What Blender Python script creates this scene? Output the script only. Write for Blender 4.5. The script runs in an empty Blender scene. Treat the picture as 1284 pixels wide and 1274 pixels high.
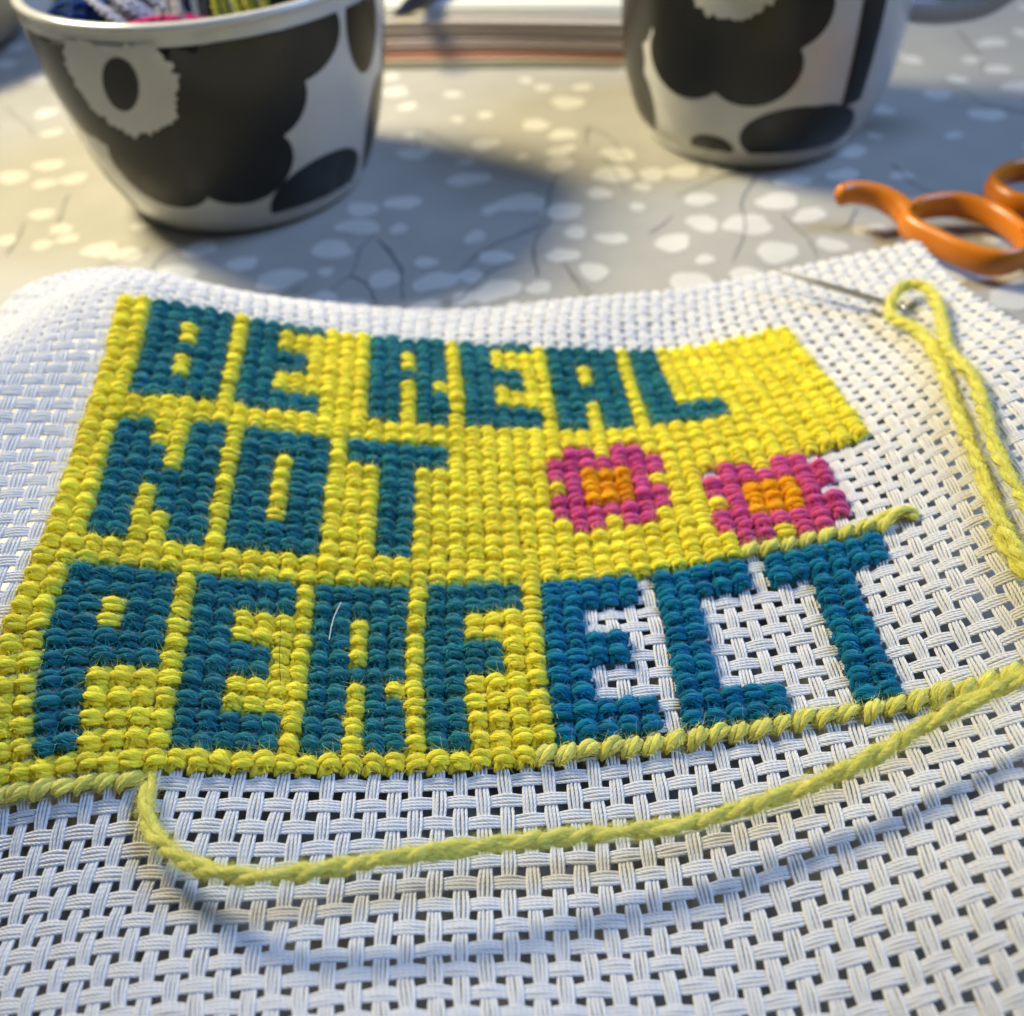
import bpy, math, random
import numpy as np
from mathutils import Matrix, Vector
random.seed(7); rng = np.random.default_rng(7)
C = bpy.context.scene.collection
MM = 0.001                       # everything below is written in millimetres
CANVAS_CTRL=[-120.1,186.4,49.4,-90.9,148.3,-18.5,-106.2,139.1,19.9,-101.1,122.9,22.7,-106.4,103.4,27.5,-100.6,93.6,16.6,-107.9,73.5,2.5,-103.0,60.7,0.3,-101.7,37.3,-5.4,-105.7,15.6,-0.7,-80.7,10.8,-6.3,-86.5,173.5,4.8,-89.9,163.4,24.4,-90.4,139.1,10.5,-83.9,126.4,25.9,-83.5,108.5,25.5,-86.6,89.2,16.1,-82.0,75.5,4.6,-82.4,56.0,-1.7,-84.9,38.2,1.5,-81.0,20.5,0.3,-86.7,-2.1,3.4,-71.9,189.7,22.6,-64.6,167.0,15.8,-68.1,150.9,26.7,-63.9,130.6,23.9,-66.9,111.1,16.9,-62.9,94.6,21.0,-69.3,73.7,17.4,-62.8,59.4,4.3,-64.9,39.5,3.0,-63.7,19.8,5.8,-56.8,4.7,6.7,-50.9,182.1,-1.8,-52.0,167.7,8.6,-46.0,151.3,19.0,-46.8,132.0,16.0,-45.8,114.2,17.9,-46.9,94.2,12.3,-45.0,77.3,16.2,-44.7,58.6,8.1,-48.2,39.7,7.8,-40.5,23.8,10.8,-49.5,-0.2,12.8,-31.6,186.5,1.0,-33.4,167.6,4.7,-27.8,151.6,13.9,-27.8,131.6,10.2,-27.1,113.7,11.5,-27.4,94.9,10.1,-26.7,76.6,4.4,-27.3,56.9,9.9,-28.4,38.8,8.5,-22.1,23.3,17.2,-29.4,3.4,21.8,-10.3,186.5,-5.8,-5.8,169.9,1.6,-9.7,151.3,6.4,-7.3,133.6,10.4,-7.9,114.3,5.9,-7.9,96.4,5.9,-9.2,76.7,6.7,-6.7,59.3,3.2,-8.2,40.1,7.0,-5.5,24.5,17.1,-2.1,5.6,22.4,13.8,190.2,3.6,15.0,169.6,2.4,9.9,152.7,9.1,11.5,132.5,1.4,11.2,115.3,6.6,12.4,94.8,2.0,11.9,79.1,8.3,12.3,57.7,3.6,12.2,40.2,5.1,12.3,21.6,9.3,11.9,3.5,13.3,33.2,188.5,3.3,32.9,171.3,5.8,29.0,151.9,-0.2,30.5,134.7,4.9,32.1,115.6,3.9,30.3,98.6,8.3,32.7,77.6,4.0,30.8,61.2,7.4,31.7,40.9,7.6,31.0,22.6,10.8,34.9,4.3,14.8,47.1,193.2,5.6,50.9,173.5,4.0,45.9,155.5,5.7,51.1,135.1,4.2,52.3,115.8,7.7,53.0,96.3,8.4,50.0,79.7,11.9,53.9,58.7,9.0,47.9,44.5,17.9,49.0,25.1,19.8,48.6,7.4,23.7,68.6,193.2,5.6,68.1,174.4,7.3,67.2,155.6,7.7,69.6,136.9,9.2,68.1,120.6,17.9,68.3,101.7,20.3,70.0,81.2,17.9,69.4,63.6,20.5,68.5,43.2,21.8,67.3,25.7,26.7,66.3,6.6,29.6,87.0,193.8,8.4,86.5,175.9,10.1,87.1,156.7,11.2,87.5,138.6,16.2,89.1,119.3,20.4,88.2,100.8,24.2,87.3,83.1,26.8,87.9,63.0,27.1,86.4,45.8,30.1,86.0,26.3,32.2,86.3,8.7,36.2,105.7,197.3,13.6,107.8,175.1,12.8,105.6,158.2,16.0,108.0,139.1,19.6,105.7,122.7,26.7,106.0,103.7,31.4,106.8,81.7,32.9,105.3,66.6,36.6,105.5,43.5,35.7,104.7,28.5,40.0,102.0,6.6,41.7]
WORK=[(-41.8,63.1,9.4),(-41.4,61.2,10.3),(-41.1,59.0,10.7),(-39.8,55.7,11.2),(-37.5,52.9,12.1),(-34.3,50.3,13.1),(-30.6,48.5,14.1),(-26.8,47.6,14.8),(-20.6,47.7,14.9),(-14.6,48.6,14.6),(-8.5,49.7,13.6),(-2.2,50.8,12.3),(4.3,51.6,11.3),(10.8,52.0,10.9),(15.8,52.4,10.9),(20.8,53.3,11.3),(25.9,54.3,12.1),(30.9,55.4,13.2),(36.1,57.0,14.5),(40.5,58.8,15.6),(44.9,60.3,16.9),(49.0,61.3,18.3),(51.9,62.1,19.3),(56.6,63.6,21.2)]
LOOP=[(60.5,69.4,17.1),(60.1,78.8,16.9),(60.3,85.7,16.7),(60.7,90.9,16.5),(61.6,97.7,16.6),(62.5,105.1,16.6),(63.6,112.6,16.4),(65.7,123.0,15.2),(67.4,132.8,13.0),(67.0,138.6,11.7),(65.7,141.7,11.0),(65.7,144.5,11.1),(67.3,147.6,11.6),(69.3,149.8,11.9),(71.7,150.4,12.2),(73.0,147.8,12.6),(72.4,141.9,13.2),(70.2,133.8,14.2),(67.5,125.4,15.9),(67.0,119.7,17.3),(66.6,114.2,18.5),(65.3,107.6,18.6),(64.0,101.0,18.5),(63.4,94.7,18.4),(63.3,88.9,18.4),(63.5,79.1,18.3)]
TAIL=[(59.8,87.6,15.4),(59.6,85.4,15.6),(59.7,82.5,15.9),(60.0,79.3,16.2),(61.6,74.8,17.0)]
STUB=[(48.3,94.6,10.5),(49.6,94.7,11.3),(51.1,94.9,11.9),(52.2,94.7,12.2),(53.0,94.1,11.9),(53.4,94.0,11.1)]
NEEDLE=[(68.0,144.1,11.4),(65.5,148.4,11.0),(63.6,150.7,10.7),(49.0,163.9,9.5)]
HAIRD=[(-29.8,83.9,10.7),(-29.5,80.9,10.5),(-29.2,77.4,10.2),(-28.7,74.2,9.9)]
HAIRW=[(-22.6,86.9,9.7),(-23.2,84.9,9.7),(-23.5,83.1,9.6),(-23.7,81.2,9.2)]
RING=[(83.6,186.2,7.5),(86.8,190.4,7.5),(91.5,192.3,7.5),(96.7,192.0,7.5),(101.3,187.7,7.5),(103.5,180.9,7.5),(103.3,173.7,7.5),(99.6,169.1,7.5),(94.5,168.5,7.5),(90.1,172.2,7.5),(86.6,177.7,7.5),(84.1,182.4,7.5)]
RINGB=[(104.4,195.5,9.5),(107.3,199.7,9.5),(111.7,202.7,9.5),(117.8,203.0,9.5),(121.8,198.8,9.5),(119.2,190.5,9.5),(112.8,185.9,9.5),(107.1,187.4,9.5),(104.8,191.0,9.5)]
TANG=[(70.8,193.3,8.0),(74.8,194.6,8.0),(79.5,193.6,8.0),(82.8,191.0,8.0),(84.5,187.9,8.0)]
BLOBS=[(-35.5,198.2),(-45.1,186.8),(-35.9,188.7),(-23.3,184.2),(-14.9,189.9),(-12.7,181.8),(-4.4,199.7),(-0.3,190.3),(-5.5,183.4),(13.9,189.4),(19.6,182.0),(8.0,177.3),(-0.3,177.1),(5.1,214.6),(-1.0,211.7),(17.3,198.8),(23.6,195.7),(-21.2,205.6),(-68.2,191.4),(-64.5,201.8),(-61.1,183.4),(-36.0,176.6),(-30.0,173.6),(-15.7,170.5),(-30.4,207.7),(-5.5,228.1),(-1.2,247.3),(17.6,249.5),(19.0,241.9),(16.3,232.9),(15.4,209.0),(24.5,216.5),(7.7,238.8),(8.3,213.5),(-6.9,174.8),(46.4,210.7),(37.4,191.8),(45.0,199.7),(54.4,197.8),(68.8,217.0),(63.2,207.7),(68.4,200.1),(69.7,187.1),(57.9,185.4),(42.7,184.2),(38.2,175.8),(49.8,176.3),(26.0,194.8),(24.0,216.7),(37.7,224.7),(44.9,225.1),(30.9,236.8),(28.5,226.0),(18.6,250.5),(16.6,240.3),(34.6,218.6),(32.1,208.9),(-1.8,245.9),(21.6,271.4),(26.6,281.4),(-8.0,264.2),(-26.2,286.3),(-9.4,281.7),(-19.7,256.2),(119.6,286.8),(135.4,284.1),(126.3,270.5),(139.1,275.8),(79.3,191.3),(102.2,185.2),(117.7,261.3),(125.2,246.9),(86.9,171.0),(97.1,162.4),(-119.4,245.0),(-109.9,240.0),(-103.2,241.8),(-105.6,223.3),(-98.8,215.3),(-110.1,211.4),(-101.0,208.1),(-95.9,210.4),(-87.0,204.2),(-80.6,201.2),(-24.9,285.1),(-21.8,275.3),(-27.3,297.8)]
TWIGS=[[(15.6,227.8),(12.4,215.3),(11.2,205.7),(9.0,196.9),(7.6,190.6),(8.1,181.3)],[(9.4,203.6),(2.6,197.7),(-4.0,192.0),(-8.2,184.3)],[(14.4,183.6),(16.7,175.4),(19.2,170.5)],[(63.4,223.8),(57.8,214.1),(55.0,207.1),(54.3,200.1),(51.9,191.5),(48.0,182.5)],[(56.0,222.2),(48.3,218.0),(41.1,212.6)],[(25.3,254.2),(23.7,243.7)],[(25.3,254.2),(30.3,247.3),(33.2,230.8)],[(26.4,240.3),(29.6,225.9),(30.7,215.3)],[(32.6,196.1),(36.4,200.2),(39.2,204.4)],[(62.7,201.4),(64.3,194.3),(65.7,189.8),(65.4,182.5)],[(79.2,201.5),(75.2,195.2),(71.2,192.3)],[(-18.5,259.2),(-17.9,246.8)],[(-17.2,259.0),(-9.3,248.5),(-5.6,239.2)],[(90.1,161.4),(93.6,158.4),(96.6,152.1)],[(-24.4,198.9),(-19.7,187.7),(-19.2,175.8)],[(140.1,308.3),(138.1,287.5),(133.9,272.9)],[(93.4,222.3),(94.6,211.7),(99.3,206.0)],[(-26.5,203.5),(-28.8,198.2),(-30.3,188.0),(-34.3,180.3)],[(-25.5,201.5),(-22.5,195.7),(-20.0,188.4),(-19.1,175.4)],[(-30.2,186.3),(-27.0,182.6),(-24.5,176.0),(-23.7,169.9)],[(-40.4,182.6),(-44.2,179.9),(-49.1,178.9)],[(12.5,206.1),(10.4,202.5),(-1.5,194.8),(-7.6,185.3)],[(13.7,223.2),(11.8,210.1),(11.9,204.2),(8.2,195.4),(8.3,181.7)],[(13.6,186.1),(16.0,179.2),(18.9,171.0)],[(-12.5,172.4),(-7.7,175.6),(-1.7,184.6),(5.2,187.9)],[(-69.8,203.3),(-73.0,197.4),(-74.4,189.9)],[(-76.0,203.2),(-81.4,199.4),(-86.0,196.4)],[(-136.9,293.4),(-130.3,284.3),(-125.2,277.9),(-122.8,271.1)],[(-107.8,204.6),(-107.3,211.8),(-108.7,219.7)],[(-100.5,218.7),(-101.3,226.8),(-102.1,233.7)]]
PEN=[(-23.9,301.4,16.0),(-20.3,307.8,16.0),(-13.4,320.6,16.0),(10.9,370.3,16.0)]
CAM_H=105.40;CAM_PITCH=0.75049;CAM_ROLL=0.06109;CAM_F=1260.0
NU,NV=12,11;UR=(-10,61);VR=(-10,50)

# ------------------------------------------------------------------ camera
def cam_axes():
    fw = np.array([0, math.cos(CAM_PITCH), -math.sin(CAM_PITCH)]); r0 = np.array([1., 0, 0]); u0 = np.cross(r0, fw)
    rt = math.cos(CAM_ROLL)*r0 - math.sin(CAM_ROLL)*u0; up = math.sin(CAM_ROLL)*r0 + math.cos(CAM_ROLL)*u0
    return rt, up, fw
RT, UP, FW = cam_axes()
cam = bpy.data.objects.new('camera', bpy.data.cameras.new('camera')); C.objects.link(cam)
m = Matrix.Identity(4)
for i in range(3):
    m[i][0], m[i][1], m[i][2] = RT[i], UP[i], -FW[i]
m[2][3] = CAM_H*MM
cam.matrix_world = m
cam.data.sensor_fit = 'HORIZONTAL'; cam.data.sensor_width = 36.0; cam.data.lens = 36.0*CAM_F/1284.0
cam.data.clip_start = 0.005; cam.data.clip_end = 20
cam.data.dof.use_dof = True; cam.data.dof.focus_distance = 0.116; cam.data.dof.aperture_fstop = 20.0
bpy.context.scene.camera = cam
# ------------------------------------------------------------------ light
sc = bpy.context.scene
sc.view_settings.view_transform = 'Standard'; sc.view_settings.look = 'None'
sc.view_settings.exposure = 0.1; sc.view_settings.gamma = 1.0
w = bpy.data.worlds.new('World'); sc.world = w; w.use_nodes = True
bg = w.node_tree.nodes['Background']; bg.inputs[0].default_value = (0.62, 0.78, 1.0, 1); bg.inputs[1].default_value = 0.085
def area(name, loc, target, size, power, col, spread=180):
    l = bpy.data.lights.new(name, 'AREA'); l.shape = 'DISK'; l.size = size*MM; l.energy = power; l.color = col; l.spread = math.radians(spread)
    o = bpy.data.objects.new(name, l); C.objects.link(o)
    d = Vector(target)-Vector(loc)
    o.matrix_world = Matrix.Translation(Vector(loc)*MM) @ d.to_track_quat('-Z', 'Y').to_matrix().to_4x4()
    return o
area('warm_lamp', (-258, 377, 300), (0, 225, 0), 135, .72, (1.0, 0.87, 0.58), 68)
area('window_light', (860, 180, 1120), (10, 140, 0), 620, 17, (0.34, 0.53, 1.0))
sc.cycles.max_bounces = 8; sc.cycles.caustics_reflective = False; sc.cycles.caustics_refractive = False
sc.cycles.use_denoising = True
# ------------------------------------------------------------------ materials
def mat(name, col, rough=.5, spec=.5, metal=0., coat=0., sheen=0., sheen_tint=None):
    mt = bpy.data.materials.new(name); mt.use_nodes = True
    b = mt.node_tree.nodes['Principled BSDF']
    b.inputs['Base Color'].default_value = (*col, 1); b.inputs['Roughness'].default_value = rough
    b.inputs['Specular IOR Level'].default_value = spec; b.inputs['Metallic'].default_value = metal
    b.inputs['Coat Weight'].default_value = coat; b.inputs['Coat Roughness'].default_value = .08
    b.inputs['Sheen Weight'].default_value = sheen; b.inputs['Sheen Roughness'].default_value = .4
    if sheen >= .2: b.inputs['Subsurface Weight'].default_value = .3; b.inputs['Subsurface Radius'].default_value = (1, .8, .5); b.inputs['Subsurface Scale'].default_value = .0006
    if sheen_tint: b.inputs['Sheen Tint'].default_value = (*sheen_tint, 1)
    return mt, mt.node_tree, b
def N(nt, kind, **kw):
    n = nt.nodes.new(kind)
    for k, v in kw.items(): setattr(n, k, v)
    return n
def mathn(nt, op, a, b=None):
    n = N(nt, 'ShaderNodeMath', operation=op)
    for i, x in enumerate((a, b)):
        if x is None: continue
        if isinstance(x, (int, float)): n.inputs[i].default_value = x
        else: nt.links.new(x, n.inputs[i])
    return n.outputs[0]
def wool(name, col, fibres=12., strength=1.0, var=.28, hue=.02, sheen=.4, lift=.25):
    """dyed wool: fibres run round each ply, every ply its own shade"""
    mt, nt, b = mat(name, col, .9, .10, sheen=sheen, sheen_tint=tuple(min(1, c*.6+.4) for c in col))
    uv = N(nt, 'ShaderNodeUVMap'); mp = N(nt, 'ShaderNodeSeparateXYZ'); nt.links.new(uv.outputs[0], mp.inputs[0])
    geo = N(nt, 'ShaderNodeNewGeometry'); oi = N(nt, 'ShaderNodeObjectInfo')
    seed = mathn(nt, 'MULTIPLY', mathn(nt, 'ADD', geo.outputs['Random Per Island'], oi.outputs['Random']), 37.0)
    v = mathn(nt, 'ADD', mp.outputs[1], mathn(nt, 'MULTIPLY', mp.outputs[0], .35))
    cmb = N(nt, 'ShaderNodeCombineXYZ')
    nt.links.new(mathn(nt, 'MULTIPLY', mp.outputs[0], 2.2), cmb.inputs[0]); nt.links.new(mathn(nt, 'MULTIPLY', v, fibres), cmb.inputs[1]); nt.links.new(seed, cmb.inputs[2])
    nz = N(nt, 'ShaderNodeTexNoise'); nz.inputs['Scale'].default_value = 1.0; nz.inputs['Detail'].default_value = 3.0; nz.inputs['Roughness'].default_value = .65
    nt.links.new(cmb.outputs[0], nz.inputs['Vector'])
    bp = N(nt, 'ShaderNodeBump'); bp.inputs['Strength'].default_value = strength; bp.inputs['Distance'].default_value = .0004
    nt.links.new(nz.outputs['Fac'], bp.inputs['Height']); nt.links.new(bp.outputs[0], b.inputs['Normal'])
    hs = N(nt, 'ShaderNodeHueSaturation'); hs.inputs['Color'].default_value = (*col, 1)
    r1 = mathn(nt, 'FRACT', mathn(nt, 'MULTIPLY', seed, 3.17)); r2 = mathn(nt, 'FRACT', mathn(nt, 'MULTIPLY', seed, 7.77))
    val = mathn(nt, 'ADD', mathn(nt, 'MULTIPLY', r1, var), mathn(nt, 'ADD', mathn(nt, 'MULTIPLY', nz.outputs['Fac'], .7), 1-.35-var/2))
    stray = mathn(nt, 'LESS_THAN', mp.outputs[0], -1.0)      # loose fibres lightened in colour, standing in for light through the thin fuzz
    nt.links.new(mathn(nt, 'MULTIPLY', val, mathn(nt, 'ADD', mathn(nt, 'MULTIPLY', stray, lift), 1.0)), hs.inputs['Value'])
    nt.links.new(mathn(nt, 'ADD', mathn(nt, 'MULTIPLY', r2, hue), .5-hue/2), hs.inputs['Hue'])
    nt.links.new(hs.outputs[0], b.inputs['Base Color'])
    return mt
M_YELLOW = wool('yellow_wool', (.97, .83, .06))
M_LOOSE = wool('pale_yellow_wool', (.76, .71, .15), fibres=10, hue=.01)
M_TEAL = wool('teal_wool', (.017, .155, .182), var=.5, hue=.03, lift=2.0)
M_TEAL_BLUELIT = wool('teal_wool_blue_lit', (.005, .165, .275), var=.45, hue=.03, lift=1.4)  # teal wool again, with the bluish light on the right put into its colour
M_PINK = wool('pink_wool', (.62, .085, .25), var=.35, lift=.7)
M_ORANGE = wool('orange_wool', (.95, .43, .006))
def cotton():
    mt, nt, b = mat('white_cotton', (.70, .69, .665), .75, .3, sheen=.15)
    uv = N(nt, 'ShaderNodeUVMap'); sp = N(nt, 'ShaderNodeSeparateXYZ'); nt.links.new(uv.outputs[0], sp.inputs[0])
    ph = mathn(nt, 'ADD', mathn(nt, 'MULTIPLY', sp.outputs[0], 4.2), mathn(nt, 'MULTIPLY', sp.outputs[1], 3.0))
    wv = mathn(nt, 'SINE', mathn(nt, 'MULTIPLY', ph, 6.2832))
    geo = N(nt, 'ShaderNodeNewGeometry'); tc = N(nt, 'ShaderNodeTexCoord')
    nz = N(nt, 'ShaderNodeTexNoise'); nz.inputs['Scale'].default_value = 5200; nz.inputs['Detail'].default_value = 2
    nt.links.new(tc.outputs['Object'], nz.inputs['Vector'])
    bp = N(nt, 'ShaderNodeBump'); bp.inputs['Strength'].default_value = .45; bp.inputs['Distance'].default_value = .00009
    nt.links.new(mathn(nt, 'ADD', mathn(nt, 'MULTIPLY', wv, .5), nz.outputs['Fac']), bp.inputs['Height']); nt.links.new(bp.outputs[0], b.inputs['Normal'])
    hs = N(nt, 'ShaderNodeHueSaturation'); hs.inputs['Color'].default_value = (.70, .69, .665, 1)
    nt.links.new(mathn(nt, 'ADD', mathn(nt, 'MULTIPLY', geo.outputs['Random Per Island'], .14), .90), hs.inputs['Value'])
    nt.links.new(hs.outputs[0], b.inputs['Base Color'])
    return mt
M_COTTON = cotton()
M_WHITE = mat('white_glaze', (.47, .465, .43), .18, .45, coat=.2)[0]
M_BLACK = mat('black_glaze', (.016, .016, .013), .28, .3, coat=.0)[0]
def laminate(name, col, rough, amount=.12):
    mt, nt, b = mat(name, col, rough, .45)
    tc = N(nt, 'ShaderNodeTexCoord'); nz = N(nt, 'ShaderNodeTexNoise'); nz.inputs['Scale'].default_value = 90; nz.inputs['Detail'].default_value = 5
    nt.links.new(tc.outputs['Object'], nz.inputs['Vector'])
    hs = N(nt, 'ShaderNodeHueSaturation'); hs.inputs['Color'].default_value = (*col, 1)
    nt.links.new(mathn(nt, 'ADD', mathn(nt, 'MULTIPLY', nz.outputs['Fac'], amount*2), 1-amount), hs.inputs['Value']); nt.links.new(hs.outputs[0], b.inputs['Base Color'])
    nz2 = N(nt, 'ShaderNodeTexNoise'); nz2.inputs['Scale'].default_value = 700; nt.links.new(tc.outputs['Object'], nz2.inputs['Vector'])
    bp = N(nt, 'ShaderNodeBump'); bp.inputs['Strength'].default_value = .05; bp.inputs['Distance'].default_value = .0002
    nt.links.new(nz2.outputs['Fac'], bp.inputs['Height']); nt.links.new(bp.outputs[0], b.inputs['Normal'])
    return mt
M_TABLE = laminate('grey_laminate', (.335, .325, .285), .38)
M_BLOB = laminate('pale_print', (.52, .51, .455), .38, .2)
M_TWIG = laminate('dark_print', (.15, .155, .155), .38, .1)
M_ORANGE_PLASTIC = mat('orange_plastic', (.56, .165, .006), .32, .5)[0]
M_STEEL = mat('polished_steel', (.45, .44, .43), .28, .5, metal=1)[0]
# ------------------------------------------------------------------ mesh helpers
def link(o, parent=None):
    C.objects.link(o)
    if parent is not None: o.parent = parent
    return o
def tag(o, label=None, cat=None, kind=None, group=None):
    for k, v in (('label', label), ('category', cat), ('kind', kind), ('group', group)):
        if v: o[k] = v
    return o
def empty(name, loc=(0, 0, 0)):
    o = bpy.data.objects.new(name, None); o.location = Vector(loc)*MM; o.empty_display_size = .01
    return link(o)
def mesh(name, V, Q, material, uv=None, smooth=True):
    """V n x 3 in metres, Q faces (n x 4, n x 3 or a list of polygons)"""
    me = bpy.data.meshes.new(name); V = np.asarray(V, np.float32)
    if isinstance(Q, list):
        me.from_pydata([tuple(v) for v in V.tolist()], [], Q)
    else:
        Q = np.asarray(Q, np.int32); k = Q.shape[1]
        me.vertices.add(len(V)); me.vertices.foreach_set('co', V.ravel())
        me.loops.add(Q.size); me.loops.foreach_set('vertex_index', Q.ravel())
        me.polygons.add(len(Q)); me.polygons.foreach_set('loop_start', np.arange(0, Q.size, k, dtype=np.int32))
        if uv is not None:
            l = me.uv_layers.new(name='UVMap'); l.data.foreach_set('uv', np.asarray(uv, np.float32)[Q.ravel()].ravel())
    me.update(calc_edges=True); me.validate()
    me.polygons.foreach_set('use_smooth', np.full(len(me.polygons), smooth)); me.update()
    if material: me.materials.append(material)
    return me
def obj(name, V, Q, material, parent=None, uv=None, smooth=True):
    return link(bpy.data.objects.new(name, mesh(name, V, Q, material, uv, smooth)), parent)
class Acc:
    def __init__(s): s.V = []; s.Q = []; s.U = []; s.n = 0
    def add(s, V, Q, U):
        s.V.append(V); s.Q.append(Q+s.n); s.U.append(U); s.n += len(V)
    def get(s): return np.concatenate(s.V), np.concatenate(s.Q), np.concatenate(s.U)
def smooth_path(P, n):
    """Catmull-Rom through P, n samples evenly spaced"""
    P = np.asarray(P, float); A = np.vstack([2*P[0]-P[1], P, 2*P[-1]-P[-2]]); out = []
    for i in range(1, len(A)-2):
        t = np.linspace(0, 1, 24, endpoint=False)[:, None]; a, b, c, d = A[i-1:i+3]
        out.append(.5*((2*b)+(-a+c)*t+(2*a-5*b+4*c-d)*t*t+(-a+3*b-3*c+d)*t**3))
    F = np.vstack(out+[P[-1:]]); s = np.concatenate([[0], np.cumsum(np.linalg.norm(np.diff(F, axis=0), axis=1))])
    q = np.linspace(0, s[-1], n)
    return np.stack([np.interp(q, s, F[:, k]) for k in range(3)], 1), s[-1]
def frames(P, ref=(0.0, 0.0, 1.0)):
    T = np.gradient(P, axis=0); T /= np.linalg.norm(T, axis=1)[:, None]+1e-12
    a = np.cross(T, np.asarray(ref)); a /= np.linalg.norm(a, axis=1)[:, None]+1e-9
    return T, a, np.cross(a, T)
def tube(P, R, sides=8, flat=1.0, ulen=None, closed=False, fr=None, phase=0.):
    """tube round path P with radius R (scalar or per point); returns V,Q,UV"""
    P = np.asarray(P, float); n = len(P); R = np.broadcast_to(np.asarray(R, float), (n,))
    T, A, B = fr if fr is not None else frames(P)
    if closed:
        T = np.roll(P, -1, 0)-np.roll(P, 1, 0); T /= np.linalg.norm(T, axis=1)[:, None]
        A = np.cross(T, [0, 0, 1.]); A /= np.linalg.norm(A, axis=1)[:, None]; B = np.cross(A, T)
    t = np.linspace(0, 2*np.pi, sides+1)[:(None if not closed and ulen is not None else -1)]
    k = len(t); t = t+phase
    V = P[:, None]+R[:, None, None]*(np.cos(t)[None, :, None]*A[:, None]+flat*np.sin(t)[None, :, None]*B[:, None])
    i = np.arange(n if closed else n-1)[:, None]; seam = (ulen is not None and not closed)
    j = np.arange(k-1 if seam else k)[None]; i2 = (i+1) % n; j2 = j+1 if seam else (j+1) % k
    Q = np.stack([i*k+j, i*k+j2, i2*k+j2, i2*k+j], -1).reshape(-1, 4)
    L = ulen if ulen is not None else 1.
    U = np.stack(np.broadcast_arrays((np.arange(n)/max(n-1, 1)*L)[:, None], (np.linspace(0, 1, k))[None]), -1).reshape(-1, 2)
    return V.reshape(-1, 3), Q, U
def hairs(S, Dr, length, width, seg=3, curl=.6):
    """thin curved fibres from points S in directions Dr"""
    n = len(S); D = Dr/np.linalg.norm(Dr, axis=1)[:, None]
    c = rng.normal(size=(n, 3)); c -= (c*D).sum(1)[:, None]*D; c /= np.linalg.norm(c, axis=1)[:, None]
    w = np.cross(D, c); L = length*rng.uniform(.5, 1.3, n)
    t = np.linspace(0, 1, seg+1); P = S[:, None]+L[:, None, None]*(t[None, :, None]*D[:, None]+curl*(t**2)[None, :, None]*c[:, None])
    wd = width*(1-.75*t)[None, :, None]*w[:, None]
    V = np.stack([P-wd, P+wd], 2).reshape(n, -1, 3); k = 2*(seg+1)
    q = np.array([[2*i, 2*i+1, 2*i+3, 2*i+2] for i in range(seg)])
    Q = (np.arange(n)[:, None, None]*k+q[None]).reshape(-1, 4)
    return V.reshape(-1, 3), Q, np.full((n*k, 2), (-5., .5))
# ------------------------------------------------------------------ the cloth surface: a smooth sheet over the table, u across, v down (one unit = one stitch = 2.5 mm)
CT = np.array(CANVAS_CTRL).reshape(NU, NV, 3)
def bsp(x, a, b, n):
    m_ = n-3; t = (np.asarray(x, float)-a)/(b-a)*m_; i = np.clip(np.floor(t).astype(int), 0, m_-1); q = t-i
    return i, np.stack([(1-q)**3/6, (3*q**3-6*q**2+4)/6, (-3*q**3+3*q**2+3*q+1)/6, q**3/6], -1), np.stack([-(1-q)**2/2, (9*q**2-12*q)/6, (-9*q**2+6*q+3)/6, q**2/2], -1)*m_/(b-a)
def surf(u, v, h=0., deriv=False):
    """points (mm) at cloth coordinates u, v and height h above the sheet"""
    u, v, h = np.broadcast_arrays(np.asarray(u, float), np.asarray(v, float), np.asarray(h, float)); sh = u.shape
    u, v, h = u.ravel(), v.ravel(), h.ravel()
    iu, bu, du = bsp(u, *UR, NU); iv, bv, dv = bsp(v, *VR, NV)
    P = np.zeros((len(u), 3)); Su = P.copy(); Sv = P.copy()
    for a in range(4):
        for b in range(4):
            c = CT[iu+a, iv+b]; P += (bu[:, a]*bv[:, b])[:, None]*c; Su += (du[:, a]*bv[:, b])[:, None]*c; Sv += (bu[:, a]*dv[:, b])[:, None]*c
    n = np.cross(Sv, Su); n /= np.linalg.norm(n, axis=1)[:, None]
    P = P+h[:, None]*n
    if deriv: return P, Su, Sv, n
    return P.reshape(sh+(3,))
# ------------------------------------------------------------------ table
def rough_disc(cx, cy, r, n=18, asp=1., rot=0.):
    t = np.linspace(0, 2*np.pi, n, endpoint=False); k = rng.uniform(0, 6.28, 3)
    rr = r*(1+.10*np.sin(2*t+k[0])+.08*np.sin(3*t+k[1])+.05*np.sin(5*t+k[2])+rng.normal(0, .025, n))
    x, y = rr*np.cos(t)*asp, rr*np.sin(t)
    return np.stack([cx+x*math.cos(rot)-y*math.sin(rot), cy+x*math.sin(rot)+y*math.cos(rot)], 1)
table = obj('tabletop', np.array([(x, y, z) for z in (-.02, 0) for x, y in ((-.7, -.35), (.7, -.35), (.7, 1.0), (-.7, 1.0))]),
            [(4, 5, 6, 7), (3, 2, 1, 0), (0, 1, 5, 4), (1, 2, 6, 5), (2, 3, 7, 6), (3, 0, 4, 7)], M_TABLE, smooth=False)
tag(table, kind='structure')
def flat_print(polys, name, material, z):
    V = []; F = []
    for k, p in enumerate(polys):
        b = len(V); V += [(x*MM, y*MM, (z+(k*17 % 89)*.0009)*MM) for x, y in p]; F.append(list(range(b, b+len(p))))
    o = obj(name, np.array(V), F, material, table, smooth=False); o['kind'] = 'stuff'; return o
pts = [tuple(b) [:2] for b in BLOBS]
tries = 0
while len(pts) < 1500 and tries < 30000:
    tries += 1; x, y = rng.uniform(-330, 330), rng.uniform(-60, 620)
    lim = 6.6 if y > 240 else 8.5
    near = abs(x) < 130 and 165 < y < 262
    if all((x-a)**2+(y-b)**2 > (7.6 if near else lim)**2 for a, b in pts): pts.append((x, y))
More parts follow.
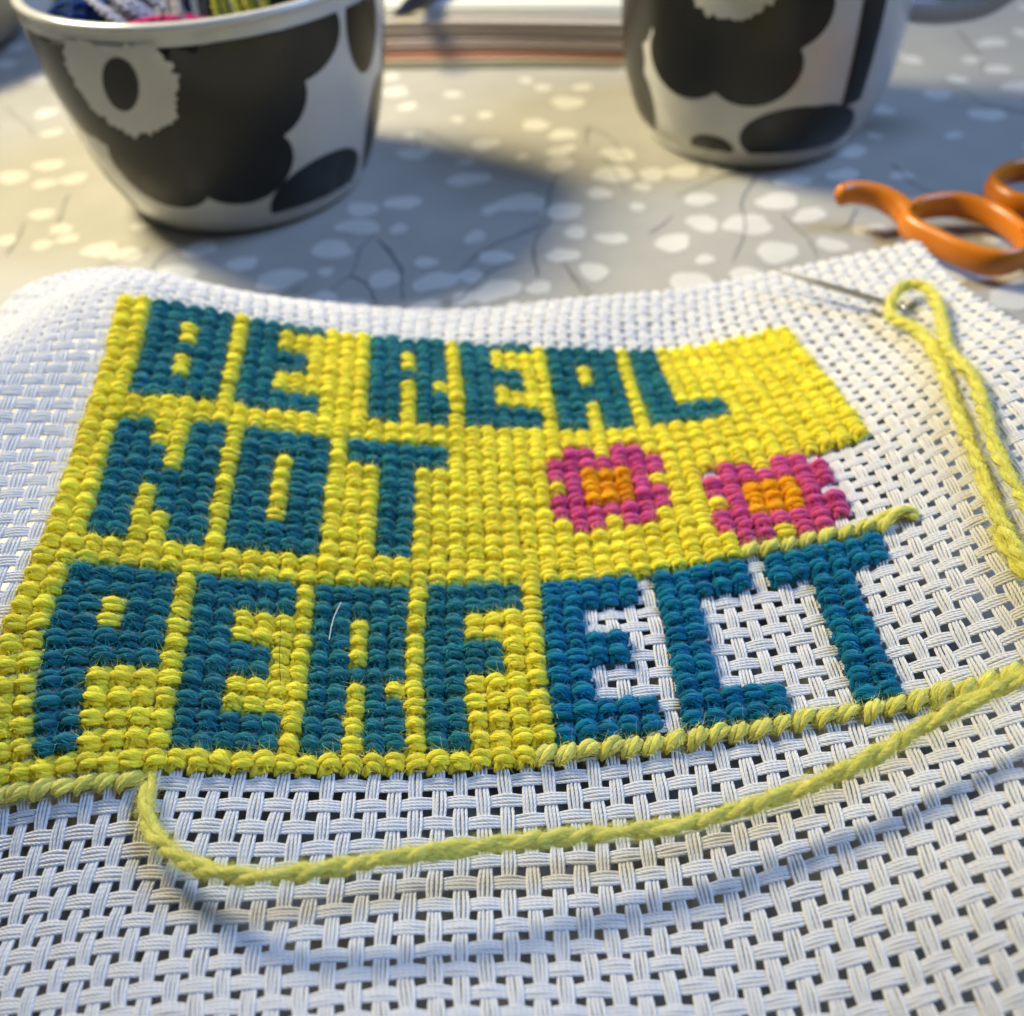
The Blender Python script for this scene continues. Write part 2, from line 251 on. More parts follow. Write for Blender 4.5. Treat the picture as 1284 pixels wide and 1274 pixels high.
flat_print([rough_disc(x, y, rng.uniform(1.9, 4.2), asp=rng.uniform(.75, 1.4), rot=rng.uniform(-.4, .6)) for x, y in pts], 'printed_blobs', M_BLOB, .03)
def ribbon(P, w0):
    P = np.c_[np.asarray(P, float), np.zeros(len(P))]; Q, L = smooth_path(P, 26)
    wob = np.cumsum(rng.normal(0, .10, (26, 2)), axis=0); Q[:, :2] += wob-np.linspace(0, 1, 26)[:, None]*wob[-1]
    T = np.gradient(Q, axis=0); a = np.stack([-T[:, 1], T[:, 0]], 1); a /= np.linalg.norm(a, axis=1)[:, None]
    w = w0*(.55+.55*rng.random(26))*np.linspace(1.1, .55, 26); w = (w[:, None]*a)
    return np.concatenate([Q[:, :2]+w, (Q[:, :2]-w)[::-1]])
tw = [ribbon([tuple(q)[:2] for q in p], .19) for p in TWIGS]
for _ in range(150):
    x, y = rng.uniform(-320, 320), rng.uniform(-40, 600)
    if abs(x) < 125 and 160 < y < 300: continue
    a = rng.uniform(0, 6.28); p = [(x, y)]
    for _k in range(4):
        a += rng.normal(0, .45); x += 8*math.cos(a); y += 8*math.sin(a); p.append((x, y))
    tw.append(ribbon(p, .18))
flat_print(tw, 'printed_twigs', M_TWIG, .13)
# ------------------------------------------------------------------ lathe and prints on it
def lathe(prof, ax, ay, n=128):
    prof = np.asarray(prof, float); t = np.linspace(0, 2*np.pi, n, endpoint=False); k = len(prof)
    V = np.stack([ax+prof[:, 0][:, None]*np.sin(t), ay-prof[:, 0][:, None]*np.cos(t), np.broadcast_to(prof[:, 1][:, None], (k, n))], -1).reshape(-1, 3)
    i = np.arange(k-1)[:, None]; j = np.arange(n)[None]; j2 = (j+1) % n
    return V*MM, np.stack([i*n+j, i*n+j2, (i+1)*n+j2, (i+1)*n+j], -1).reshape(-1, 4)
def fine(prof, step=1.2):
    P, L = smooth_path(np.c_[np.asarray(prof, float), np.zeros(len(prof))], max(8, int(200))); return P[:, :2]
DECALS = []
def decal(name, parent, ax, ay, outer, a0, z0, shape, material, off, zmax, zmin, rings=9):
    """a glazed print: a star-shaped outline (list of x, y offsets in mm about a0 degrees, z0) wrapped on the wall"""
    S = np.asarray(shape, float); DECALS.append(1); off += .004*len(DECALS); f = np.linspace(0, 1, rings+1)[1:]; r0 = np.interp(z0, outer[:, 1], outer[:, 0])
    L = np.concatenate([[[0., 0.]], (f[:, None, None]*S[None]).reshape(-1, 2)])
    z = np.clip(z0+L[:, 1], zmin, zmax); a = math.radians(a0)+L[:, 0]/r0; r = np.interp(z, outer[:, 1], outer[:, 0])+off
    V = np.stack([ax+r*np.sin(a), ay-r*np.cos(a), z], 1)*MM; n = len(S)
    F = [(0, 1+j, 1+(j+1) % n) for j in range(n)]
    for k in range(rings-1):
        b = 1+k*n; F += [(b+j, b+n+j, b+n+(j+1) % n, b+(j+1) % n) for j in range(n)]
    return obj(name, V, F, material, parent)
def blob_shape(rx, ry, lobes, amp, rot=0., n=110, jag=0.):
    t = np.linspace(0, 2*np.pi, n, endpoint=False)
    r = 1-amp+2*amp*np.abs(np.cos(lobes*(t-rot)/2))**.7 if lobes else np.ones(n)
    r = r+jag*rng.normal(size=n)
    return np.stack([rx*r*np.cos(t), ry*r*np.sin(t)], 1)
# bowl
BX, BY = -58.5, 235.
bowl = empty('bowl', (BX, BY, 0)); tag(bowl, 'white bowl with bold black flower print, filled with yarn skeins', 'bowl')
def at(o):   # children are built in world coordinates; shift them under the thing's base
    for ch in o.children: ch.matrix_parent_inverse = Matrix.Translation(-o.location)
outer = fine([(24, .3), (26.8, .5), (28.8, 3), (30.2, 6), (31.9, 10), (33.5, 15), (34.7, 20), (36.5, 30), (37.6, 40), (38.1, 46.2)])
inner = fine([(36.0, 46.2), (35.3, 40), (34.2, 30), (32.3, 20), (29, 11), (22, 6), (10, 4.2), (0.01, 4)])
rim = [(38.1+.35, 46.6), (38.3, 47.2), (37.7, 47.6), (36.8, 47.6), (36.2, 47.1)]
V, Q = lathe(np.vstack([[[.01, .3]], outer, rim, inner]), BX, BY); obj('body', V, Q, M_WHITE, bowl)
D = lambda *a, **k: decal('printed_flower', bowl, BX, BY, outer, *a, **k)
D(-4, 27.5, blob_shape(24.0, 18.5, 5, .14, .35), M_BLACK, .07, 43.5, 4)
D(32, 41, blob_shape(13.5, 8.5, 2, .04), M_BLACK, .10, 43.6, 4)
D(-44, 36, blob_shape(9, 12, 3, .08, 1.0), M_BLACK, .10, 43.5, 4)
D(-18.5, 37.5, blob_shape(12.0, 11.2, 0, 0, n=90, jag=.04), M_WHITE, .16, 44.5, 4)
D(-18, 36.5, blob_shape(3.7, 5.8, 0, 0)@np.array([[.88, .47], [-.47, .88]]).T, M_BLACK, .22, 44, 4)
D(42, 7.0, blob_shape(12.5, 8.8, 0, 0)@np.array([[.96, -.16], [.16, .96]]).T, M_BLACK, .07, 43, 4.6)
D(66, 40, blob_shape(6.5, 11, 0, 0), M_BLACK, .07, 43.5, 4)
D(78, 15, blob_shape(6, 11, 0, 0), M_BLACK, .07, 43.5, 4)
D(-62, 9, blob_shape(10, 6, 0, 0)@np.array([[.86, .5], [-.5, .86]]).T, M_BLACK, .07, 43.5, 4)
for a0 in (115, 165, 215, 262): D(a0, 25, blob_shape(19, 16, 5, .12, a0), M_BLACK, .07, 43.5, 4)
at(bowl)
# mug
MX, MY = 66., 250.
mug = empty('mug', (MX, MY, 0)); tag(mug, 'white mug with bold black flower print and looped handle', 'mug')
outer = fine([(22, .3), (25.6, .5), (26.8, 3), (28.9, 6), (30.4, 10), (31.6, 15), (32.3, 20), (33.0, 30), (33.2, 40), (33.2, 60)])
inner = fine([(31.0, 60), (31, 40), (30.6, 24), (28.5, 11), (20, 5.5), (9, 4.2), (.01, 4)])
rim = [(33.2, 60.8), (32.7, 61.3), (31.8, 61.3), (31.1, 60.8)]
V, Q = lathe(np.vstack([[[.01, .3]], outer, rim, inner]), MX, MY); obj('body', V, Q, M_WHITE, mug)
hp, _ = smooth_path([(MX+31, MY-4, 27.5), (MX+41, MY-5, 26.6), (MX+50, MY-6, 28.2), (MX+55.5, MY-6.5, 34), (MX+56, MY-6.5, 43), (MX+51, MY-6, 50.5), (MX+42, MY-5, 53), (MX+31, MY-4, 53)], 60)
V, Q, U = tube(hp, 3.3, 14, flat=1.35, fr=frames(hp, (0, 1, 0))); obj('handle', V*MM, Q, M_WHITE, mug)
D = lambda *a, **k: decal('printed_flower', mug, MX, MY, outer, *a, **k)
D(-29, 34, blob_shape(20.5, 16.5, 5, .15, -.95), M_BLACK, .07, 57, 4)
D(-27, 43.5, blob_shape(10.2, 8.6, 0, 0, n=90, jag=.04), M_WHITE, .14, 57, 4)
D(8, 8.5, blob_shape(13.5, 8.2, 3, .05, .4), M_BLACK, .07, 57, 4.6)
D(-31, 5.6, blob_shape(5.2, 3.2, 0, 0), M_BLACK, .07, 57, 4.6)
D(-73, 12, blob_shape(6.5, 9, 0, 0), M_BLACK, .07, 57, 4.6)
D(28, 31, np.array([(-3.0, -15.5), (-1, -16), (1, -16), (3.0, -15.5), (3.3, -8), (3.5, 0), (3.5, 10), (3.5, 20), (3, 24), (-3, 24), (-3.4, 20), (-3.4, 10), (-3.2, 0), (-3.1, -8)]), M_BLACK, .10, 57, 4)
for a0 in (160, 215, 268): D(a0, 30, blob_shape(17, 17, 5, .12, a0), M_BLACK, .07, 57, 4)
at(mug)
# ------------------------------------------------------------------ yarn
def twist_yarn(acc, P, L, radius, pitch, fuzz=0, sides=7, taper=(0, 0), plies=2, fuzzlen=1.2):
    """a plied wool strand along P (evenly sampled, length L, all mm)"""
    n = len(P); T, A, B = frames(P, (.05, .02, 1)); s = np.linspace(0, L, n)
    R = np.ones(n)
    if taper[0]: R *= np.clip(s/taper[0], .25, 1)
    if taper[1]: R *= np.clip((L-s)/taper[1], .25, 1)
    wob = 1+.10*np.sin(s*.55+rng.uniform(0, 6))+.07*np.sin(s*1.7+rng.uniform(0, 6))+.04*np.sin(s*3.9+rng.uniform(0, 6))
    for k in range(plies):
        ph = 2*np.pi*(s/pitch+.16*np.sin(s*.33+1.3)+.06*np.sin(s*1.1))+2*np.pi*k/plies
        off = radius*(.42 if plies == 2 else .6)*R*wob
        Pk = P+off[:, None]*(np.cos(ph)[:, None]*A+np.sin(ph)[:, None]*B)
        V, Q, U = tube(Pk, radius*(.62 if plies == 2 else .45)*R*wob, sides, ulen=L/2.5)
        acc.add(V*MM, Q, U)
    if fuzz:
        k = int(L*fuzz); i = rng.integers(0, n, k); t = rng.uniform(0, 6.28, k)
        d = np.cos(t)[:, None]*A[i]+np.sin(t)[:, None]*B[i]; st = P[i]+radius*.85*R[i][:, None]*d
        acc.add(*[x if j else x*MM for j, x in enumerate(hairs(st, d*.7+T[i]*rng.choice([-1, 1], k)[:, None]*rng.uniform(.3, 1.6, k)[:, None], fuzzlen, .019))])
def yarn_obj(name, P, radius, pitch, material, parent=None, step=.28, **kw):
    _, L = smooth_path(P, 10); Q, L = smooth_path(P, int(L/step)); a = Acc(); twist_yarn(a, Q, L, radius, pitch, **kw); V, F, U = a.get()
    return obj(name, V, F, material, parent, uv=U)
# skeins heaped in the bowl
SKEIN = [((.012, .05, .25), 'dark blue', [(-88, 226, 38), (-80, 217, 44), (-74, 215, 45), (-70, 224, 42)]),
         ((.50, .53, .70), 'pale lavender', [(-82, 238, 44), (-76, 222, 47), (-68, 211, 46), (-60, 207, 41)]),
         ((.30, .29, .32), 'grey', [(-68, 232, 47), (-64, 218, 47), (-60, 206, 43), (-54, 203, 38)]),
         ((.62, .02, .17), 'bright pink', [(-76, 217, 38), (-69, 209, 42.5), (-59, 205.5, 44), (-46, 208, 40)]),
         ((.30, .30, .03), 'olive yellow', [(-50, 240, 48), (-49, 222, 50), (-46, 208, 46), (-42, 203, 39)]),
         ((.035, .10, .05), 'dark green', [(-86, 240, 42), (-84, 228, 44), (-82, 218, 41), (-76, 212, 36)]),
         ((.012, .012, .014), 'black', [(-42, 246, 47), (-38, 228, 47), (-38, 215, 44), (-40, 208, 38)]),
         ((.01, .02, .05), 'navy', [(-56, 248, 45), (-57, 230, 46), (-55, 214, 43), (-52, 204, 37)]),
         ((.02, .018, .014), 'dark brown', [(-28, 246, 44), (-29, 232, 45), (-32, 219, 43), (-38, 211, 39)]),
         ((.45, .04, .015), 'brick red', [(-40, 262, 45), (-26, 254, 49), (-21.5, 243, 50.5), (-19, 232, 47)])]
for col, word, path in SKEIN:
    mt = wool(word.replace(' ', '_')+'_floss', tuple(c*.7 for c in col), fibres=14, var=.35, sheen=.1)  # floss colour darkened to carry the shade inside the bowl
    a = Acc()
    for k in range(18):
        ang = 2*np.pi*k/9+rng.uniform(-.3, .3); rr = 4.4*(.35, 1., .7)[k % 3]
        if word == 'brick red': rr *= .25
        if word == 'bright pink': rr *= .6
        P = np.array(path, float)+np.array([0, 1.5, 0])+np.array([rr*math.cos(ang), .5*rr*math.cos(ang), .55*rr*math.sin(ang)])+rng.normal(0, .5, (4, 3))
        Q_, L = smooth_path(P, 60); twist_yarn(a, Q_, L, .72, 4., sides=5, fuzz=2)
    V, F, U = a.get()
    e = empty('yarn_skein', (path[1][0], path[1][1], 20)); o = obj('strands', V, F, mt, e, uv=U); o['kind'] = 'stuff'; at(e)
    tag(e, {'brick red': 'thin brick red yarn lying on the far right rim of the bowl'}.get(word, word+' yarn skein heaped in the flower print bowl'), 'yarn', group='yarn skeins in the bowl')
# ------------------------------------------------------------------ magazine, pen and dish at the back
mag = empty('magazine', (5, 330, 0)); tag(mag, 'thick well thumbed magazine lying behind the bowl and mug, page edges showing', 'magazine')
pcols = [(.58, .54, .40), (.70, .62, .44), (.50, .22, .14), (.44, .36, .30), (.36, .29, .26), (.40, .34, .31), (.30, .24, .24), (.38, .33, .30), (.34, .29, .27), (.42, .38, .35), (.50, .50, .46), (.55, .55, .51)]
for k, pc in enumerate(pcols):
    n = 40; x = np.linspace(-75, 85, n); z0 = .3+k*1.08
    yf = 306-.20*(x+30)+1.2*np.sin(x*.05+k*.3)+rng.normal(0, .5)+(.55*k if k < 10 else 6+2.6*(k-9))
    zz = z0+(.8*np.sin(x*.035+.7))*k/11
    rows = []
    for (yy, dz) in ((0, 0), (0, .92), (95, .92), (95, 0)): rows.append(np.stack([x-.0*x, yf+yy, zz+dz], 1))
    V = np.stack(rows, 1).reshape(-1, 3)*MM; i = np.arange(n-1)[:, None]; j = np.arange(4)[None]
    Qs = np.stack([i*4+j, i*4+(j+1) % 4, (i+1)*4+(j+1) % 4, (i+1)*4+j], -1).reshape(-1, 4)
    obj('page', V, Qs, mat('paper', pc, .6)[0], mag, smooth=False)
at(mag)
pen = empty('pen', (-20, 312, 14)); tag(pen, 'black pen lying on the magazine beside the bowl rim', 'pen')
pp, _ = smooth_path([tuple(p) for p in PEN], 40)
V, Q, U = tube(pp, np.interp(np.linspace(0, 1, 40), [0, .08, .16, 1], [.7, 2.0, 2.5, 2.5]), 12); obj('barrel', V*MM, Q, mat('black_plastic', (.012, .012, .013), .3)[0], pen)
V, Q, U = tube(pp[-8:]+np.array([0, 0, .02]), 2.8, 12); obj('cap', V*MM, Q, mat('black_plastic', (.012, .012, .013), .3)[0], pen); at(pen)
dish = empty('dish', (-190, 350, 0)); tag(dish, 'blurred beige dish behind the flower print bowl, mostly cut off at far left', 'dish')
V, Q = lathe(fine([(.01, .4), (30, .4), (38, 3), (47, 12), (52, 24), (52.5, 26), (51, 26.4), (49, 24), (44, 12), (34, 5), (.01, 4)]), -190, 350); obj('body', V, Q, mat('beige_stoneware', (.30, .26, .18), .45)[0], dish); at(dish)
# ------------------------------------------------------------------ scissors
sci = empty('scissors', (100, 185, 0)); tag(sci, 'small orange handled scissors lying beside the canvas corner', 'scissors')
def ring(name, P, r, flat, parent):
    P = np.array([tuple(p) for p in P]); A = np.vstack([P[-2:], P, P[:2]]); F = []
    for i in range(1, len(A)-2):
        if i < 2 or i >= 2+len(P): continue
        t = np.linspace(0, 1, 10, endpoint=False)[:, None]; a, b, c, d = A[i-1], A[i], A[i+1], A[i+2]
        F.append(.5*((2*b)+(-a+c)*t+(2*a-5*b+4*c-d)*t*t+(-a+3*b-3*c+d)*t**3))
    V, Q, U = tube(np.vstack(F), r, 14, flat=flat, closed=True)
    return V, Q, U
a = Acc(); V, Q, U = ring('r', [(x, y, 4.6) for x, y, z in RING], 1.45, 1.9, sci); a.add(V*MM, Q, U)
tp, _ = smooth_path([(x, y, zz) for (x, y, z), zz in zip(TANG, (7.4, 7.6, 7.0, 6.0, 5.0))], 30)
tt = np.linspace(0, 1, 30); V, Q, U = tube(tp, 1.7*np.clip(np.sqrt(tt*14+.02), .1, 1)*(1+.25*tt), 12, flat=1.35); a.add(V*MM, Q, U)
sp_, _ = smooth_path([(102, 174, 4.6), (110, 172, 5), (121, 176, 5), (132, 184, 5)], 24); V, Q, U = tube(sp_, 2.6, 12, flat=1.4); a.add(V*MM, Q, U)
V, Q, U = a.get(); hl = obj('handle', V, Q, M_ORANGE_PLASTIC, sci)
a = Acc(); V, Q, U = ring('r', [(x, y, 6.0) for x, y, z in RINGB], 1.45, 1.9, sci); a.add(V*MM, Q, U)
sp_, _ = smooth_path([(119, 192, 6), (125, 188, 6), (132, 188, 5.6)], 24); V, Q, U = tube(sp_, 2.6, 12, flat=1.4); a.add(V*MM, Q, U)
V, Q, U = a.get(); obj('handle', V, Q, M_ORANGE_PLASTIC, sci)
for s in (-1, 1):
    w = 3.2*s; B_ = np.array([(128, 184-w*.4, 4.6+s*.5), (150, 196+w*.3, 4.6+s*.5), (185, 216+w*.1, 4.4+s*.5), (152, 192+w*1.2, 4.6+s*.5)])
    V = np.vstack([B_, B_+np.array([0, 0, .9])])*MM
    obj('blade', V, [(0, 1, 2, 3), (7, 6, 5, 4), (0, 4, 5, 1), (1, 5, 6, 2), (2, 6, 7, 3), (3, 7, 4, 0)], M_STEEL, sci, smooth=False)
V, Q = lathe([(.01, 4.2), (2.0, 4.2), (2.2, 4.6), (2.2, 6.6), (1.8, 7.0), (.01, 7.1)], 146, 194, 24); obj('pivot_screw', V, Q, M_STEEL, sci)
at(sci)
# ------------------------------------------------------------------ the canvas: warp and weft bundles of four cotton threads
U0, U1, V0, V1 = -9, 58, -8, 49
canvas = empty('canvas', (0, 100, 0)); tag(canvas, 'white open weave canvas with unfinished stitched words BE REAL NOT PERFECT and pink flowers', 'needlework')
CELL = 2.5
def bundle(axis, k, lo, hi):
    """four parallel threads that go over and under the crossing bundles"""
    n = (hi-lo)*4+1; t = np.linspace(lo-.15, hi+.15, n); c = k+.5; a = Acc()
    sgn = 1 if (k % 2 == 0) else -1
    zc = .062*np.cos(np.pi*(t-.5))*sgn*(1 if axis == 'warp' else -1)
    wb = .035*np.sin(t*.7+k*1.7+rng.uniform(0, 2))+.035*np.sin(t*.31+k*.6)+rng.normal(0, .022)+.012*np.sin(t*2.1+rng.uniform(0, 6))
    pinch = 1-.10*np.cos(np.pi*(t-.5))*sgn*(-1 if axis == 'warp' else 1)
    ut = np.full(n, c) if axis == 'warp' else t
    wid = (.156 if axis == 'warp' else .154)*rng.uniform(.95, 1.07)*(1+.20*np.clip((1-ut)/4, 0, 1)); fat = 1+.16*np.clip((1-ut)/4, 0, 1)
    for q in range(4):
        o = (q-1.5)*wid*pinch+wb+.016*np.sin(t*rng.uniform(1.2, 2.6)+rng.uniform(0, 6))
        h = zc+.012*np.sin(t*rng.uniform(1.5, 3)+rng.uniform(0, 6))+(.012 if q in (1, 2) else -.004)
        uu, vv = (c+o, t) if axis == 'warp' else (t, c+o)
        P = surf(np.clip(uu, -9.9, 60.9), np.clip(vv, -9.9, 49.9), h*CELL)
        nn = surf(np.clip(uu, -9.9, 60.9), np.clip(vv, -9.9, 49.9), h*CELL+1)-P
        T = np.gradient(P, axis=0); T /= np.linalg.norm(T, axis=1)[:, None]; A = np.cross(T, nn); A /= np.linalg.norm(A, axis=1)[:, None]
        V, Q, U = tube(P, .079*CELL*fat*(1+.07*np.sin(t*2+q)), 5, ulen=float(hi-lo), fr=(T, A, np.cross(A, T)))
        a.add(V*MM, Q, U)
    V, Q, U = a.get()
    return obj(axis+'_strand', V, Q, M_COTTON, canvas, uv=U)
for k in range(U0, U1): bundle('warp', k, V0, V1)
for k in range(V0, V1): bundle('weft', k, U0, U1)
# ------------------------------------------------------------------ the stitches
def stitch_variant(full):
    """one stitch in a unit cell: puffy wool legs of three plies each, with stray fibres"""
    a = Acc(); j = lambda s=.035: rng.normal(0, s)
    legs = [((-.44, -.44), (.44, .44), .23, .19, .14), ((-.43, .15), (.43, -.15), .44, .205, .18)] if full else [((-.50, -.31), (.50, .31), .40, .185, .165)]
    for li, (p, q, h, r, off) in enumerate(legs):
        n = 9; t = np.linspace(0, 1, n); h = h+j(.035)
        P = np.stack([p[0]+j()+(q[0]-p[0])*t, p[1]+j()+(q[1]-p[1])*t, -.10+(h+.10)*np.sin(np.pi*t)**.55], 1)
        P[:, 1] += j(.06)*np.sin(np.pi*t); rz = j(.13) if li == len(legs)-1 else 0
        P[:, :2] = P[:, :2]@np.array([[math.cos(rz), math.sin(rz)], [-math.sin(rz), math.cos(rz)]])
        T, A, B = frames(P); ph0 = rng.uniform(0, 6.28); tw = rng.uniform(.25, .7)
        np_ = 2 if (full and li == 0) else 3
        for k in range(np_):
            ph = ph0+2*np.pi*k/np_+2*np.pi*tw*t; e = np.sin(np.pi*t)**.5
            Pk = P+(off*(.35+.65*e))[:, None]*(np.cos(ph)[:, None]*A*1.15+np.sin(ph)[:, None]*B*.9)
            V, Q, U = tube(Pk, r*(.45+.55*e)*rng.uniform(.86, 1.12)*(1+.06*np.sin(9*t+rng.uniform(0, 6))), 7 if np_ == 3 else 6, ulen=1.0); a.add(V, Q, U)
        m_ = 36 if li == len(legs)-1 else 8; i = rng.integers(1, n-1, m_); th = rng.uniform(-.5, 3.6, m_)
        d = np.cos(th)[:, None]*A[i]+np.sin(th)[:, None]*B[i]
        if li == len(legs)-1:      # fibres that lie along the surface
            i2 = rng.integers(1, n-2, 24); th2 = rng.uniform(-.4, 3.5, 24); d2 = np.cos(th2)[:, None]*A[i2]+np.sin(th2)[:, None]*B[i2]
            a.add(*hairs(P[i2]+.36*d2*np.array([1, 1, .95]), T[i2]*rng.choice([-1, 1], 24)[:, None]+d2*.10+rng.normal(0, .30, (24, 3)), .42, .011, seg=2, curl=.25))
        a.add(*hairs(P[i]+.30*d, d*.6+T[i]*rng.choice([-1, 1], m_)[:, None]*rng.uniform(.4, 1.8, m_)[:, None]+rng.normal(0, .4, (m_, 3)), .52, .0095, curl=.8))
    return a.get()
NVAR = 14
FULL = [stitch_variant(True) for _ in range(NVAR)]; HALF = [stitch_variant(False) for _ in range(NVAR)]
def cell_matrix(u, v):
    P, Su, Sv, n = surf(np.array([u+.5]), np.array([v+.5]), np.array([.16]), True)
    P, Su, Sv, n = P[0], Su[0], Sv[0], n[0]; lu, lv = np.linalg.norm(Su), np.linalg.norm(Sv)
    x = Su/lu; y = np.cross(n, x); return P, x, y, n, lu, lv
SHARED = {}
def under(o, parent):   # built in world coordinates; a letter's own frame is the world's
    if parent is canvas: o.matrix_parent_inverse = Matrix.Translation(-canvas.location)
def single(u, v, full, material, parent):
    k = int(rng.integers(NVAR)); key = (k, full, material.name)
    if key not in SHARED: SHARED[key] = mesh('stitch', *(FULL if full else HALF)[k][:2], material, (FULL if full else HALF)[k][2])
    o = link(bpy.data.objects.new('stitch', SHARED[key]), parent)
    P, x, y, n, lu, lv = cell_matrix(u, v); m_ = Matrix.Identity(4); g = rng.uniform(.95, 1.08)
    for i in range(3):
        m_[i][0], m_[i][1], m_[i][2], m_[i][3] = x[i]*lu*MM*g, y[i]*lv*MM*g, n[i]*2.5*MM*g, P[i]*MM
    under(o, parent); o.matrix_basis = m_; return o
def joined(name, cells, material, parent):
    a = Acc()
    for u, v, full in cells:
        V, Q, U = (FULL if full else HALF)[int(rng.integers(NVAR))]; P, x, y, n, lu, lv = cell_matrix(u, v); g = rng.uniform(.94, 1.07); hz = 2.5*rng.uniform(.9, 1.12)
        a.add((P+V[:, :1]*x*lu*g+V[:, 1:2]*y*lv*g+V[:, 2:]*n*hz)*MM, Q, U)
    V, Q, U = a.get(); o = obj(name, V, Q, material, parent, uv=U); o['kind'] = 'stuff'
    under(o, parent); return o
GLYPH = {'B': 'XXXXX/XXXXX/XX.XX/XX.XX/XXXXX/XX.XX/XX.XX/XXXXX/XXXXX', 'E': 'XXXXX/XX.../XX.../XXXX./XXXX./XX.../XX.../XXXXX/XXXXX',
         'R': 'XXXXX/XXXXX/XX.XX/XX.XX/XXXXX/XX.X./XX.XX/XX.XX/XX.XX', 'A': 'XXXXX/XXXXX/XX.XX/XX.XX/XXXXX/XXXXX/XX.XX/XX.XX/XX.XX', 'L': 'XX.../XX.../XX.../XX.../XX.../XX.../XX.../XXXXX/XXXXX',
         'N': 'XX..XX/XX..XX/XXX.XX/XXX.XX/XXXXXX/XX.XXX/XX.XXX/XX..XX/XX..XX', 'O': 'XXXXX/XXXXX/XX.XX/XX.XX/XX.XX/XX.XX/XX.XX/XXXXX/XXXXX', 'T': 'XXXXXX/XXXXXX/..XX../..XX../..XX../..XX../..XX../..XX../..XX..',
         'P2': 'XXXXX/XXXXX/XX.XX/XX.XX/XXXXX/XXXXX/XX.../XX.../XX.../XX...', 'E2': 'XXXXX/XXXXX/XX.../XX.../XXXX./XXXX./XX.../XX.../XXXXX/XXXXX',
         'R2': 'XXXXX/XXXXX/XX.XX/XX.XX/XX.XX/XXXXX/XX.X./XX.XX/XX.XX/XX.XX', 'F2': 'XXXXX/XXXXX/XX.../XX.../XXXX./XXXX./XX.../XX.../XX.../XX...',
         'C2': 'XXXXX/XXXXX/XX.../XX.../XX.../XX.../XX.../XX.../XXXXX/XXXXX', 'T2': 'XXXXXX/XXXXXX/..XX../..XX../..XX../..XX../..XX../..XX../..XX../..XX..'}
WORDS = [(0, [(2, 'B'), (8, 'E')], 'BE'), (0, [(16, 'R'), (22, 'E'), (28, 'A'), (34, 'L')], 'REAL'), (11, [(2, 'N'), (9, 'O'), (15, 'T')], 'NOT'),
         (22, [(2, 'P2'), (8, 'E2'), (14, 'R2'), (20, 'F2'), (26, 'E2'), (32, 'C2'), (38, 'T2')], 'PERFECT')]
taken = set(); budget = 300
fl = '.XX.XX./XXXXXXX/XXOOOXX/.XOOOX./XXOOOXX/XXXXXXX/.XX.XX.'
for row, ls, word in WORDS:
    for col, g in ls:
        cells = [(col+c, row+r) for r, line in enumerate(GLYPH[g].split('/')) for c, ch in enumerate(line) if ch == 'X']
        taken |= set(cells); mt = M_TEAL_BLUELIT if (row == 22 and col >= 26) else M_TEAL
        e = bpy.data.objects.new('letter', None); link(e, canvas); e.matrix_parent_inverse = Matrix.Translation(-canvas.location)
        e['label'] = f'letter {g[0]} of {word} in teal wool stitches'
        if row == 22:
            for u, v in cells: single(u, v, True, mt, e); budget -= 1
        else: joined('stitches', [(u, v, True) for u, v in cells], mt, e)
bare = set()
for col, row, mx in ((27, 11, 'first'), (36, 14, 'second')):
    pk = [(col+c, row+r) for r, l in enumerate(fl.split('/')) for c, ch in enumerate(l) if ch == 'X']; oc = [(col+c, row+r) for r, l in enumerate(fl.split('/')) for c, ch in enumerate(l) if ch == 'O']
    taken |= set(pk) | set(oc)
    e = bpy.data.objects.new('flower', None); link(e, canvas); e.matrix_parent_inverse = Matrix.Translation(-canvas.location); e['label'] = 'pink stitched flower with orange centre, '+('left' if col == 27 else 'right')+' of the two'
    joined('petal_stitches', [(u, v, True) for u, v in pk], M_PINK, e); joined('centre_stitches', [(u, v, True) for u, v in oc], M_ORANGE, e)
yellow = []
for v in range(0, 34):
    for u in range(0, 47):
        if (u, v) in taken: continue
        full = True
        if v <= 13: ok = u <= 45
        elif v <= 19: ok = u <= 35 or (v == 17 and u == 36)
        elif v == 20: ok = u <= 36 or u == 39
        elif v == 21: ok = u <= 44; full = u < 37
        elif v <= 31: ok = u <= 25
        elif v == 32: ok = True; full = u < 25
        else: ok = u <= 6; full = False
        if v == 14 and u == 39: ok = True
        if ok: yellow.append((u, v, full))
yellow.sort(key=lambda c: -c[1])
near, rest = yellow[:budget], yellow[budget:]
for u, v, f in near: single(u, v, f, M_YELLOW if f else M_LOOSE, canvas)
joined('background_stitches', [c for c in rest if c[2]], M_YELLOW, canvas); joined('outline_stitches', [c for c in rest if not c[2]], M_LOOSE, canvas)
for ch in canvas.children:
    if ch.name.startswith(('warp', 'weft')): ch.matrix_parent_inverse = Matrix.Translation(-canvas.location)
# end of the yellow thread standing off the row above the T
o = yarn_obj('thread_end', [tuple(p) for p in STUB], .92, 5.5, M_LOOSE, canvas, fuzz=30, fuzzlen=.8, taper=(0, .8)); o.matrix_parent_inverse = Matrix.Translation(-canvas.location)
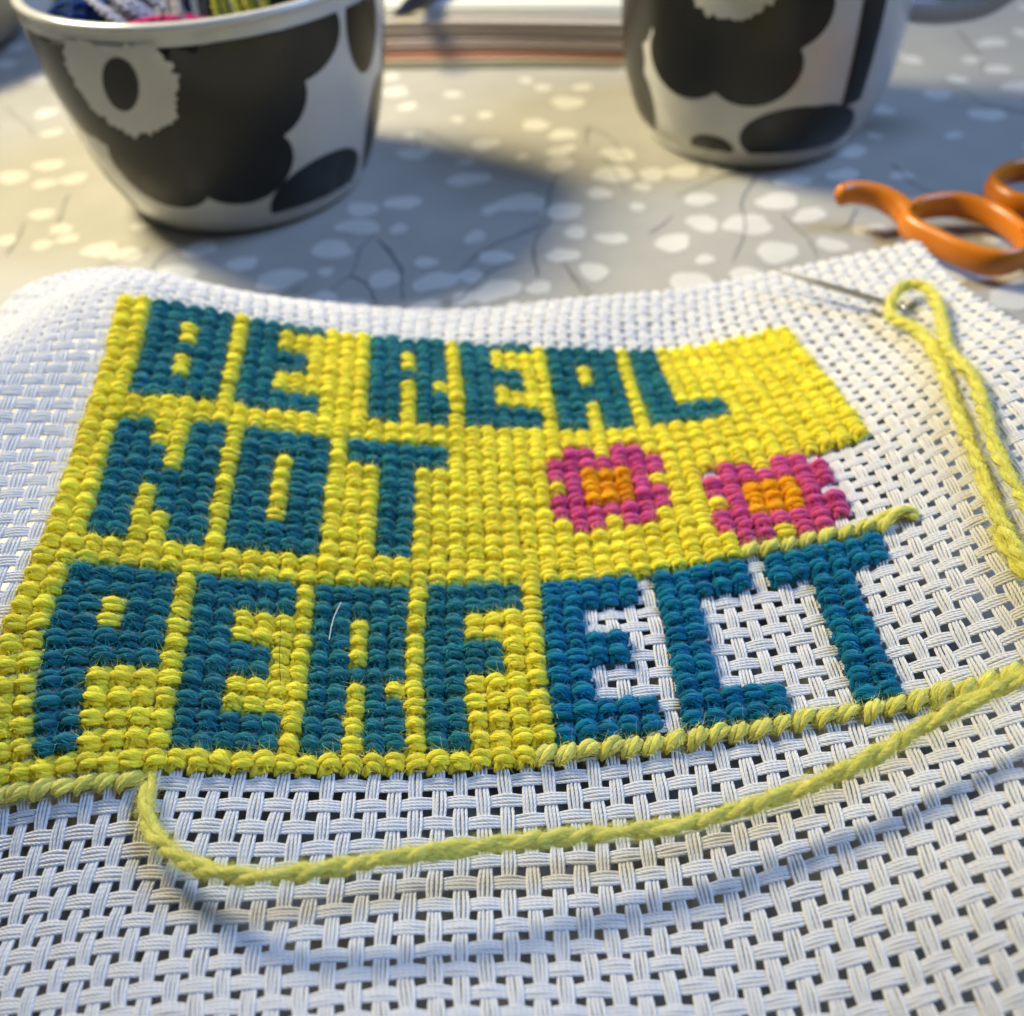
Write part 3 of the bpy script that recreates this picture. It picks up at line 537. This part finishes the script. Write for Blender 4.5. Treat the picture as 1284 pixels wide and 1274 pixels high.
# ------------------------------------------------------------------ loose yarn, needle, stray fibres
def whole(name, P, label, **kw):
    o = yarn_obj(name, [tuple(p) for p in P], .88, 8.0, M_LOOSE, None, fuzz=85, fuzzlen=1.15, **kw); return tag(o, label, 'yarn')
whole('yarn', WORK, 'pale yellow working yarn curving across the bare canvas below PERFECT')
whole('yarn', LOOP, 'pale yellow yarn looped through the needle eye, doubled down the right canvas edge')
whole('yarn', TAIL, 'short frayed pale yellow yarn tail at the right frame edge', taper=(2.5, 0))
NE = np.array([tuple(p) for p in NEEDLE]); nd = empty('needle', NE[0]); tag(nd, 'steel sewing needle threaded with yellow yarn, resting on the canvas edge', 'needle')
dirn = NE[3]-NE[0]; LN = np.linalg.norm(dirn); dirn /= LN
s = np.linspace(0, 1, 60); eye = .20
P = NE[0]+(s[:, None]*dirn)*LN; k0 = int(60*eye)
side = np.cross(dirn, [0, 0, 1.]); side /= np.linalg.norm(side); upv = np.cross(side, dirn)
a = Acc(); V, Q, U = tube(P[k0-2:], np.interp(s[k0-2:], [eye, eye+.06, .6, 1], [.60, .58, .55, .10]), 10); a.add(V*MM, Q, U)
V, Q, U = a.get(); obj('shaft', V, Q, M_STEEL, nd)
t = np.linspace(0, 2*np.pi, 48, endpoint=False); ce = NE[0]+dirn*LN*eye*.5; hl_ = LN*eye*.55
loop = ce+np.sign(np.cos(t))[:, None]*(np.abs(np.cos(t))**.8)[:, None]*hl_*dirn+(.55*np.sin(t))[:, None]*side
V, Q, U = tube(loop, .24, 8, closed=True); obj('eye', V*MM, Q, M_STEEL, nd); at(nd)
for nm, P, lb, col in (('stray_fibre', HAIRD, 'fine dark hair on the yellow stitches inside the first E of PERFECT', (.03, .02, .012)), ('stray_fibre', HAIRW, 'white lint fibre on the R of PERFECT', (.8, .8, .8))):
    q, L = smooth_path([tuple(p) for p in P], 30); V, Q, U = tube(q, .045 if col[0] < .5 else .06, 5); tag(obj(nm, V*MM, Q, mat('fibre', col, .6)[0]), lb, 'fibre')
